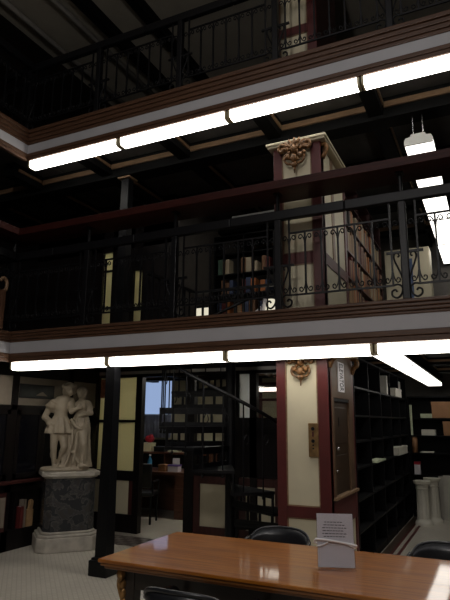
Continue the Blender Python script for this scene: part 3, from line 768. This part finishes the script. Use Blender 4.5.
    bpy.context.view_layer.update()
    me = bpy.data.meshes.new_from_object(o.evaluated_get(bpy.context.evaluated_depsgraph_get()))
    old = o.data; o.modifiers.clear(); o.data = me; bpy.data.meshes.remove(old)
    me.name = 'figures'
    if not me.materials: me.materials.append(M['wmarble'])
    for p_ in me.polygons: p_.use_smooth = True
    return o
st = statue(); st.name = 'statue'
st.location = (SX-.055,SY-.04,.945); st.rotation_euler = (0,0,SR)
tag(st, 'white marble statue of an embracing couple, man in tunic and woman in long gown', 'statue')

# ------------------------------------------------------------------ spiral staircases
def spiral(label, cx, cy, z0, nstep, rise, rad, a0, z_top):
    t = thing('spiral_staircase', label, 'staircase', (cx,cy,z0))
    MB().cyl((cx,cy,z0),(cx,cy,z_top),.06,seg=14).build('center_pole','iron',t,smooth=False)
    rail = []
    st_ = math.radians(30)
    for k in range(1, nstep):
        a = a0 - st_*k; z = z0+rise*k
        poly = [(.05*math.cos(a-st_*.5-.3),.05*math.sin(a-st_*.5-.3))]
        for q in range(6):
            aa = a-st_*.54+q*st_*1.08/5; poly.append((rad*math.cos(aa),rad*math.sin(aa)))
        poly.append((.05*math.cos(a+st_*.5+.3),.05*math.sin(a+st_*.5+.3)))
        tr = MB().prism([(cx+x,cy+y) for x,y in poly], z-.03, z).build('tread','iron',t)
        # open slotted riser under the front edge of the tread
        fa = a+st_*.5; dx, dy = math.cos(fa), math.sin(fa); m = MB()
        mx = Matrix(((dx,-dy,0,cx),(dy,dx,0,cy),(0,0,1,0),(0,0,0,1)))
        m.box((.06,-.008,z-.075),(rad,.008,z-.03),mx).box((.06,-.008,z-rise),(rad,.008,z-rise+.05),mx)
        for q in range(6): m.box((.06+q*(rad-.09)/5,-.008,z-rise+.05),(.09+q*(rad-.09)/5,.008,z-.075),mx)
        m.build('riser','iron',tr)
        for q in (-.25,.25):
            aa = a+q*st_; x, y = cx+(rad-.025)*math.cos(aa), cy+(rad-.025)*math.sin(aa)
            zt = z+.86-rise*q
            bl = MB().cyl((x,y,z-.06),(x,y,zt),.009,seg=6).build('baluster','iron',t)
            MB().tube(bez([(x+.0*math.cos(aa),y,z+.52),(x-.035*math.sin(aa),y+.035*math.cos(aa),z+.58),(x-.06*math.sin(aa),y+.06*math.cos(aa),z+.52),(x-.035*math.sin(aa),y+.035*math.cos(aa),z+.48)],4),.006,5).build('scroll','iron',bl)
            MB().ell((x,y,z-.06),(.016,.016,.022),seg=8).build('drop_finial','iron',bl)
        for q in range(4):
            aa = a+st_*(.5-q/4); rail.append((cx+(rad-.025)*math.cos(aa),cy+(rad-.025)*math.sin(aa),z+.86-rise*.5+rise*q/4))
    MB().tube(rail,.02,8).build('handrail','iron',t,smooth=True)
    return t
SCX, SCY = -2.90, 6.21
spiral('black iron spiral staircase rising from the ground floor left of the elevator shaft', SCX,SCY,0,12,.2185,.86,math.radians(72),2.62)

wr = thing('stairwell_railing','black iron railing round the stair opening behind the lower gallery railing','railing',((HX0+HX1)/2,HY1+.06,2.62))
MB().box((HX0-.06,HY1+.04,3.46),(HX1-.05,HY1+.08,3.50)).box((HX0-.10,HY0+.5,3.46),(HX0-.06,HY1+.08,3.50)).build('top_rail','iron',wr)
MB().box((HX0-.06,HY1+.04,2.70),(HX1-.05,HY1+.08,2.73)).box((HX0-.10,HY0+.5,2.70),(HX0-.06,HY1+.08,2.73)).build('bottom_rail','iron',wr)
for k in range(15):
    x = HX0-.06+k*.128
    q = MB().box((x-.009,HY1+.05,2.62),(x+.009,HY1+.07,3.46)).build('baluster','iron',wr)
    m = MB()
    for sg in (-1,1): m.tube(bez([(x+sg*a,HY1+.06,c) for a,c in ((.002,3.30),(.03,3.40),(.055,3.38),(.05,3.34),(.035,3.35))],4),.007,5)
    m.build('scroll','iron',q); m = MB()
    for sg in (-1,1): m.tube(bez([(x+sg*a,HY1+.06,c) for a,c in ((.002,2.98),(.04,2.92),(.05,2.86),(.03,2.84),(.025,2.88))],4),.007,5)
    m.build('scroll','iron',q)
for k in range(9):
    y = HY0+.52+k*.14
    MB().box((HX0-.089,y-.009,2.62),(HX0-.071,y+.009,3.46)).build('baluster','iron',wr)
# globe lamp added out of view to fill the hall with light
gl = thing('fill_globe_lamp','added globe lamp hanging out of view behind the camera as hall fill light','lamp',(-1.2,-.8,4.6))
MB().ell((0,0,0),(.22,.22,.22),seg=24).build('globe','globe',gl,smooth=True,local=True)
MB().cyl((0,0,.2),(0,0,3.14),.015,seg=8).build('rod','brass',gl,local=True)

# ------------------------------------------------------------------ lower gallery: partition, shelves and books
b = MB()
for x0_, x1_ in ((-7.1,-5.66),(-5.46,-5.04),(-4.87,-4.3)): b.box((x0_,PY-.06,2.62),(x1_,PY+.06,5.12))
b.box((-7.1,PY-.06,4.32),(-4.3,PY+.06,5.12))
struct('wall_gallery_partition', b, 'darkcab')
pane(-5.66,-5.46,2.62,4.32,'yglass'); pane(-5.04,-4.87,2.62,3.95,'yglass')
struct('trim_70', MB().box((-5.66,PY-.03,3.98),(-5.46,PY+.03,4.01)).box((-5.66,PY-.03,3.36),(-5.46,PY+.03,3.39)).box((-5.04,PY-.05,3.95),(-4.87,PY+.05,4.32)).box((-5.04,PY-.03,3.32),(-4.87,PY+.03,3.35)), 'darkcab')
room_lamp((-5.3,8.3,4.80), 'lit ceiling light in the lower gallery room behind the yellow panes')
room_lamp((-3.0,7.9,4.78), 'added dim fill light above the low table of the lower gallery', 'faintfill', .2)  # lamp added to brighten the papers on the low table
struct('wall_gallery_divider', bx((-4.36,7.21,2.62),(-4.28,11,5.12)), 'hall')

def shelving(name, label, x0_, x1_, y0_, y1_, zs, ztop, along, nbay, back=True, mt='steel'):
    """open shelving; along 'x' faces -y, along 'y' faces +x"""
    t = thing(name, label, 'shelving', ((x0_+x1_)/2,(y0_+y1_)/2,zs[0]))
    z0 = zs[0]
    for k in range(nbay+1):
        if along == 'x':
            x = x0_+(x1_-x0_)*k/nbay; MB().box((x-.012,y0_,z0),(x+.012,y1_,ztop)).build('upright',mt,t)
        else:
            y = y0_+(y1_-y0_)*k/nbay; MB().box((x0_,y-.012,z0),(x1_,y+.012,ztop)).build('upright',mt,t)
    for z in zs[1:]+[ztop]: MB().box((x0_,y0_,z-.022),(x1_,y1_,z)).build('shelf',mt,t)
    MB().box((x0_+.005,y0_+.005,z0),(x1_-.005,y1_-.005,z0+.09)).build('plinth',mt,t)
    if back:
        if along == 'x': MB().box((x0_,y1_-.01,z0),(x1_,y1_,ztop)).build('back_panel',mt,t)
        else: MB().box((x0_,y0_,z0),(x0_+.01,y1_,ztop)).build('back_panel',mt,t)
    return t
shelving('open_shelving','tall open book shelving behind the spiral staircase on the lower gallery',-4.2,-2.0,8.3,8.55,[2.62,2.98,3.34,3.70,4.06,4.42],4.75,'x',4,back=False)
bp = {}
def small_book(loc, s, m, label, group, rz=0):
    k = m.name
    if k not in bp:
        bp[k] = MB().box((-.5,-.5,0),(.5,.5,1)).build('book', m).data
        bpy.data.objects.remove(bpy.data.objects[-1]) if False else None
        o = [q for q in COL.objects if q.data == bp[k]][0]
    else:
        o = bpy.data.objects.new('book', bp[k]); COL.objects.link(o)
    o.location = loc; o.scale = s; o.rotation_euler = (0,0,rz)
    tag(o, label, 'book', group)
lab = 'small upright book in the dim rows of shelving behind the spiral staircase'
for z in (2.98,3.34,3.70,4.06):
    x = -4.15
    while x < -2.1:
        w_ = R.uniform(.05,.10)
        if R.random() < .62: small_book((x+w_/2,8.42,z),(w_*.92,.18,R.uniform(.18,.28)),R.choice(BOOKS),lab,'books behind the spiral staircase')
        x += w_
# bookcase behind the elevator shaft on the gallery, spines to the aisle
shelving('bookcase','brown bookcase full of tan books beyond the elevator shaft on the lower gallery',-1.80,-1.50,6.55,9.1,[2.62,3.02,3.37,3.72,4.07,4.42],4.75,'y',3,mt='darkred')
lab = 'upright tan or brown book in the bookcase beyond the elevator shaft'
for z in (3.02,3.37,3.72,4.07):
    y = 6.58
    while y < 9.02:
        w_ = R.uniform(.045,.09)
        if R.random() < .88: small_book((-1.585,y+w_/2,z),(.17,w_*.94,R.uniform(.2,.30)),R.choice([BOOKS[0],BOOKS[0],BOOKS[1],BOOKS[5],BOOKS[3],BOOKS[2],BOOKS[4]]),lab,'books beyond the elevator shaft')
        y += w_
cb = thing('cupboard','cream cupboard with blue sheet at the end of the lower gallery aisle','cupboard',(-1.12,9.35,2.62))
MB().box((-1.46,9.2,2.62),(-.755,9.55,4.40)).build('body','cream',cb,bevel=.005)
for a, c in ((-1.45,-1.11),(-1.105,-.765)):
    q = MB().box((a,9.185,2.7),(c,9.2,4.36)).build('cupboard_door','cream',cb,bevel=.004)
    MB().ell((c-.03 if a < -1.2 else a+.03,9.175,3.5),(.012,.012,.02)).build('knob','brass',q,smooth=True)
bx((-1.20,9.176,3.2),(-1.02,9.185,4.22)).build('blue_sheet','blue',cb)
shelving('open_shelving','dark shelving on the right of the lower gallery aisle',.10,.40,5.6,10.8,[2.62,3.02,3.42,3.82,4.22],4.7,'y',5)
# lit odds and ends behind the railing
def lampshade(loc, label):
    t = thing('table_lamp', label, 'lamp', loc)
    MB().lathe([(.07,0),(.07,.02),(.015,.03),(.015,.2),(.01,.22)], seg=14).build('base','brass',t,smooth=True,local=True)
    MB().lathe([(.09,.18),(.06,.36)], seg=18).build('lamp_shade','glowbox',t,smooth=True,local=True)
shelving('side_table','low dark table behind the lower gallery railing near the staircase',-4.1,-2.1,7.5,7.95,[2.62,2.9],3.04,'x',2,back=False,mt='darkcab')
ln = thing('glowbox','square glowing box with two pale panes on the low gallery table','glowbox',(-3.98,7.55,3.04))  # box with emissive panes, added as a bright spot
MB().box((-.13,-.10,0),(.13,.10,.03)).box((-.13,-.10,.27),(.13,.10,.30)).box((-.13,-.10,.03),(-.115,.10,.27)).box((.115,-.10,.03),(.13,.10,.27)).box((-.006,-.102,.03),(.006,-.09,.27)).build('frame','iron',ln,local=True)
for a, c in ((-.115,-.006),(.006,.115)): bx((a,-.09,.03),(c,-.08,.27)).build('pane','glowbox',ln,local=True)
lampshade((-2.93,7.7,3.04), 'small cream shaded lamp behind the lower gallery railing')
for k, (x, z, l) in enumerate(((-3.45,3.04,'left'),(-2.6,3.04,'right'))):
    tag(MB().box((x-.12,7.62,z),(x+.12,7.84,z+.05)).box((x-.1,7.64,z+.05),(x+.11,7.82,z+.075)).build('paper_stack','paper'), 'white paper stack on the low gallery table, the %s of the two' % l, 'paper')

for k, (x, a) in enumerate(((-3.35,.9),(-3.1,.15),(-2.45,.5))):
    c_, s_k = math.cos(a), math.sin(a)
    q = MB().tube([(x-.02*s_k,7.72,3.08),(x+.30*s_k,7.80,3.08+.36*c_)], .035, 10).build('paper_roll','paper',smooth=True)
    tag(q, 'white paper roll leaning on the low gallery table, %s of the three' % ('leftmost','middle','rightmost')[k], 'roll')
# upper gallery shelving
shelving('open_shelving','dim shelving against the wall of the upper gallery',-1.2,3.5,8.2,8.5,[5.30,5.75,6.2,6.65],7.2,'x',8,mt='hall')

# ------------------------------------------------------------------ ground floor stacks on the right
BK = PX1
shelving('bookcase','long empty black bookcase running back beside the elevator shaft',BK-.32,BK,6.42,10.55,[0,.42,.75,1.09,1.385,1.675,2.0],2.36,'y',5)
shelving('open_shelving','black shelving across the end of the ground floor aisle',-1.42,1.2,10.6,10.95,[0,.70,1.07,1.37,1.67],2.05,'x',3)
def flat(name, label, cat, a, b_, m): return tag(bx(a,b_).build(name,m,bevel=.003), label, cat)
carton('white box on the upper shelf of the long black bookcase', (BK-.09,9.60,2.0),(.22,.62,.13),'plaster')
carton('white box on the middle shelf of the long black bookcase', (BK-.08,9.62,1.09),(.24,.95,.12),'plaster')
flat('paper_sheaf','pale green paper sheaf lying near the front of the long black bookcase','paper',(BK-.10,7.4,1.09),(BK+.04,8.0,1.115),'greenw')
flat('binder','tall grey binder on the upper shelf of the black bookcase left of the white box','binder',(BK-.25,8.72,2.0),(BK-.02,8.82,2.29),'board')
flat('binder','tall grey binder on the upper shelf of the black bookcase right of the white box','binder',(BK-.25,9.85,2.0),(BK-.02,10.1,2.28),'board')
flat('folder','thin pale folder standing behind the white box on the upper bookcase shelf','folder',(BK-.27,9.02,2.0),(BK-.25,9.22,2.25),'board')
flat('chart','narrow pale green chart hanging at the far end of the black bookcase','chart',(-1.395,10.588,1.37),(-1.355,10.60,1.90),'greenw')
t = thing('rolled_paper','brown paper roll standing at the corner of the end shelving','roll',(-1.35,10.66,1.07))
MB().cyl((-1.35,10.66,1.07),(-1.35,10.66,1.34),.05,seg=14).build('roll','card',t,smooth=True); MB().cyl((-1.35,10.66,1.34),(-1.35,10.66,1.345),.03,seg=12).build('core','paper',t)
carton('red and white packet on the lower end shelf beneath the paper roll', (-1.33,10.68,.70),(.1,.1,.21),'paper','redp')
carton('large brown cardboard box on the top end shelf at the right edge', (-.80,10.77,1.67),(.44,.32,.28),'card')
carton('brown cardboard box on the end shelf below the large cardboard box', (-.64,10.77,1.37),(.42,.32,.24),'card')
flat('paper_stack','flat white paper stack on the end shelf left of the large cardboard box','paper',(-1.22,10.63,1.67),(-1.03,10.85,1.745),'greenw')
flat('paper_stack','thick white paper stack on the end shelf left of the lower cardboard box','paper',(-1.22,10.63,1.37),(-.99,10.85,1.47),'plaster')
flat('paper_stack','thin white paper on the lowest visible end shelf','paper',(-1.27,10.63,1.07),(-1.04,10.85,1.09),'plaster')
def pillar(label, x, y, h):
    t = thing('plaster_column', label, 'column', (x,y,0))
    MB().lathe([(.135,0),(.135,.04),(.125,.06),(.11,.075),(.10,.10)], (x,y,0), 24).build('base','plaster',t,smooth=False)
    m = MB(); n = 48; rings = []
    for z, q in ((.10,1.),(h-.14,.93)):
        rings.append([m.bm.verts.new((x+(.098+.004*math.cos(k*2*PI/n*12))*q*math.cos(k*2*PI/n),y+(.098+.004*math.cos(k*2*PI/n*12))*q*math.sin(k*2*PI/n),z)) for k in range(n)])
    for k in range(n): m.bm.faces.new((rings[0][k],rings[0][(k+1)%n],rings[1][(k+1)%n],rings[1][k]))
    m.bm.faces.new(rings[0]); m.bm.faces.new(rings[1]); m.build('shaft','plaster',t,smooth=False)
    MB().lathe([(.096,h-.14),(.108,h-.12),(.096,h-.10),(.105,h-.06),(.132,h-.04),(.138,h)], (x,y,0), 24).build('capital','plaster',t)
pillar('white plaster column pedestal in the aisle, the nearer of the two', -1.175, 9.82, .675)
pillar('white plaster column pedestal in the aisle, the farther of the two', -1.045, 10.09, .70)
tag(MB().box((-.90,10.42,0),(-.62,10.46,.72)).box((-.98,10.46,0),(-.62,10.475,.70)).build('board','board',bevel=.004), 'pale board leaning behind the white plaster columns', 'board')
tag(MB().box((-.80,9.2,0),(-.3,9.6,.5)).build('red_stool',  'darkred', bevel=.02), 'dark red stool at the right edge of the aisle', 'stool') if False else None

# ------------------------------------------------------------------ table
TX0, TX1, TY0, TY1 = -2.30, .45, 2.99, 3.955
tb = thing('library_table','long golden oak library table with gilt carved leg mounts in the foreground','table',((TX0+TX1)/2,(TY0+TY1)/2,0))
MB().box((TX0,TY0,.738),(TX1,TY1,.76)).build('table_top','oak',tb,bevel=.006)
MB().box((TX0+.012,TY0+.012,.718),(TX1-.012,TY1-.012,.738)).box((TX0+.03,TY0+.03,.70),(TX1-.03,TY1-.03,.718)).build('moulded_edge','oakedge',tb,bevel=.006)
AX, AY = .13, .11
MB().box((TX0+AX,TY0+AY,.585),(TX1-AX,TY0+AY+.03,.70)).box((TX0+AX,TY1-AY-.03,.585),(TX1-AX,TY1-AY,.70)).box((TX0+AX,TY0+AY,.585),(TX0+AX+.03,TY1-AY,.70)).box((TX1-AX-.03,TY0+AY,.585),(TX1-AX,TY1-AY,.70)).build('apron','tdark',tb)
for x, sx_ in ((TX0+AX+.035,-1),(TX1-AX-.035,1)):
    for y, sy_ in ((TY0+AY+.035,-1),(TY1-AY-.035,1)):
        lg_ = MB().lathe([(.05,.0),(.05,.04),(.032,.08),(.04,.28),(.055,.46),(.06,.56),(.062,.70)], (x,y,0), 4, PI/4).build('leg','tdark',tb,bevel=.008)
        m = MB()
        for k in range(5): m.ell((x+sx_*(.05-.006*k),y+sy_*(.05-.006*k),.665-.055*k),(.03-.003*k,.03-.003*k,.036),seg=8)
        for s2 in (-1,1): m.tube(bez([(x+sx_*.05,y+sy_*.05,.68),(x+sx_*.055+s2*.02,y+sy_*.055-s2*sx_*sy_*.02,.64),(x+sx_*.06,y+sy_*.06,.60),(x+sx_*.04,y+sy_*.04,.5),(x+sx_*.035,y+sy_*.035,.42)],5),.011,6)
        m.build('gilt_mount','bronze',lg_,smooth=True)
# sign holder
SGX, SGY = -.915, 3.435
sh = thing('table_sign','white printed notice in a clear acrylic stand on the table','sign',(SGX,SGY,.76),rz=math.radians(20))
W2, HT, TL = .106, .302, math.radians(9)
mx = Matrix.Rotation(-TL,4,'X')
MB().box((-W2-.004,-.005,.004),(W2+.004,-.002,HT),mx).build('front_pane','acryl',sh,local=True)
MB().box((-W2-.004,.002,.004),(W2+.004,.005,HT),mx).box((-W2-.004,-.06,0),(W2+.004,.05,.004)).build('stand','acryl',sh,local=True)
pp = MB().box((-W2,-.0018,.006),(W2,.0016,HT-.002),mx).build('notice','paper',sh,local=True)
rows = [(.252,.105),(.236,.115),(.220,.132),(.204,.128),(.188,.132),(.172,.115),(.142,.11),(.124,.06)]
for k, (z, wd) in enumerate(rows):
    m = MB(); x = -wd/2-.01
    while x < wd/2-.012:
        l = R.uniform(.009,.022); m.box((x,-.0026,z-.0022),(min(x+l,wd/2),-.0019,z+.0022),mx); x += l+.0045
    m.build('text_line', 'ink' if k < 6 else 'board', pp, local=True)
bd = MB()  # white loop modelled as the tube lamp's reflection in the acrylic
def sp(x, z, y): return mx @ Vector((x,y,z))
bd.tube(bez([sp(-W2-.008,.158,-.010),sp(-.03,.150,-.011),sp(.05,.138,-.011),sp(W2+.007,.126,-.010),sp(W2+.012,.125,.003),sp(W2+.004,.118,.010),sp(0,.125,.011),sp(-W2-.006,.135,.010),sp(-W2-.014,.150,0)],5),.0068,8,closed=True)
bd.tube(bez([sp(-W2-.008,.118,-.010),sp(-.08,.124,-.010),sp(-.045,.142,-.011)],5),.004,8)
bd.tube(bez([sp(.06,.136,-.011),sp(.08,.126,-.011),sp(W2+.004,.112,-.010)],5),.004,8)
bd.build('reflection_band','band',sh,smooth=True,local=True)

# ------------------------------------------------------------------ chairs round the table
def make_chair(label, loc, rz, group):
    t = thing('armchair', label, 'chair', loc, group, rz)      # faces local +y, back at y = -.24
    MB().box((-.235,-.22,.42),(.235,.24,.475)).build('seat','leather',t,local=True,bevel=.022)
    MB().box((-.225,-.21,.385),(.225,.23,.42)).build('seat_frame','chairwood',t,local=True,bevel=.006)
    n = 14; pts = []
    m = MB(); rings = []
    for k in range(n+1):
        a = -1+2*k/n; x = .238*math.sin(a*1.25)/math.sin(1.25)
        y = -.26 + .11*(a*a)
        zt = .765 - .075*abs(a)**3.2; zb = .56
        ring = []
        for q in range(8):
            ph = q*2*PI/8+PI/8
            cz = (zt+zb)/2; hz_ = (zt-zb)/2
            zz = cz + hz_*max(-1,min(1,1.35*math.sin(ph))); yy = y - (zz-.56)*.10 + .024*math.cos(ph)
            ring.append(m.bm.verts.new((x,yy,zz)))
        rings.append(ring)
    for A, B in zip(rings, rings[1:]):
        for q in range(8): m.bm.faces.new((A[q],A[(q+1)%8],B[(q+1)%8],B[q]))
    m.bm.faces.new(rings[0]); m.bm.faces.new(rings[-1][::-1])
    m.build('backrest','leather',t,local=True,smooth=True)
    MB().tube(bez([(x*1.02,-.262+.11*(a*a)-.0245,.770-.075*abs(a)**3.2) for a, x in [(-1+k/4, .238*math.sin((-1+k/4)*1.25)/math.sin(1.25)) for k in range(9)]],3),.012,8).build('top_piping','leather',t,local=True,smooth=True)
    for sx_ in (-1,1):
        MB().tube(bez([(sx_*.245,-.155,.70),(sx_*.262,-.02,.675),(sx_*.262,.14,.655),(sx_*.25,.19,.60),(sx_*.235,.19,.47)],5),.017,8).build('arm','chairwood',t,local=True,smooth=True)
        MB().tube([(sx_*.205,-.235,.62),(sx_*.20,-.2,.42),(sx_*.215,-.25,0)],[.016,.02,.015],8).build('leg','chairwood',t,local=True)
        MB().tube([(sx_*.205,.2,.42),(sx_*.215,.215,0)],[.02,.015],8).build('leg','chairwood',t,local=True)
    for y in (-.2,.2): MB().cyl((-.2,y,.2),(.2,y,.2),.01,seg=8).build('stretcher','chairwood',t,local=True)
    return t
ch = make_chair('black leather armchair on the far side of the table in front of the elevator shaft', (-1.60,4.155,0), PI, 'armchairs round the table')
dup(ch, (-.375,4.155,0), 'black leather armchair on the far side of the table at the right edge', PI+.0)
dup(ch, (-1.50,2.86,0), 'black leather armchair on the near side of the table at the lower left', 0)

# ------------------------------------------------------------------ added overhead fill for the hall's general light, faint
L = bpy.data.lights.new('hall_fill','AREA'); L.shape='RECTANGLE'; L.size=5; L.size_y=5; L.energy=70; L.color=(.97,.95,1.0)
lo = bpy.data.objects.new('hall_fill', L); lo.location=(-.8,-.2,7.5); COL.objects.link(lo)
wd = bpy.data.worlds.new('World'); S.world = wd; wd.use_nodes = True
wd.node_tree.nodes['Background'].inputs[0].default_value = (.5,.6,.8,1)
wd.node_tree.nodes['Background'].inputs[1].default_value = .0

# ------------------------------------------------------------------ camera
F, YAW, PIT, ROL = 553.84, math.radians(25.682), math.radians(12.286), math.radians(.419)
cy_, sy_ = math.cos(YAW), math.sin(YAW)
fw = Vector((-sy_*math.cos(PIT), cy_*math.cos(PIT), math.sin(PIT))); r = Vector((cy_,sy_,0)); u_ = r.cross(fw)
r2 = r*math.cos(ROL)+u_*math.sin(ROL); u2 = -r*math.sin(ROL)+u_*math.cos(ROL)
cam = bpy.data.cameras.new('camera'); co = bpy.data.objects.new('camera', cam); COL.objects.link(co)
co.matrix_world = Matrix(((r2.x,u2.x,-fw.x,0),(r2.y,u2.y,-fw.y,0),(r2.z,u2.z,-fw.z,1.6),(0,0,0,1)))
cam.sensor_fit = 'VERTICAL'; cam.sensor_height = 24; cam.lens = F*24/600; cam.clip_start=.05
S.camera = co
S.view_settings.view_transform = 'Standard'; S.view_settings.look = 'None'; S.view_settings.exposure = 0; S.view_settings.gamma = 1
S.view_settings.use_curve_mapping = False
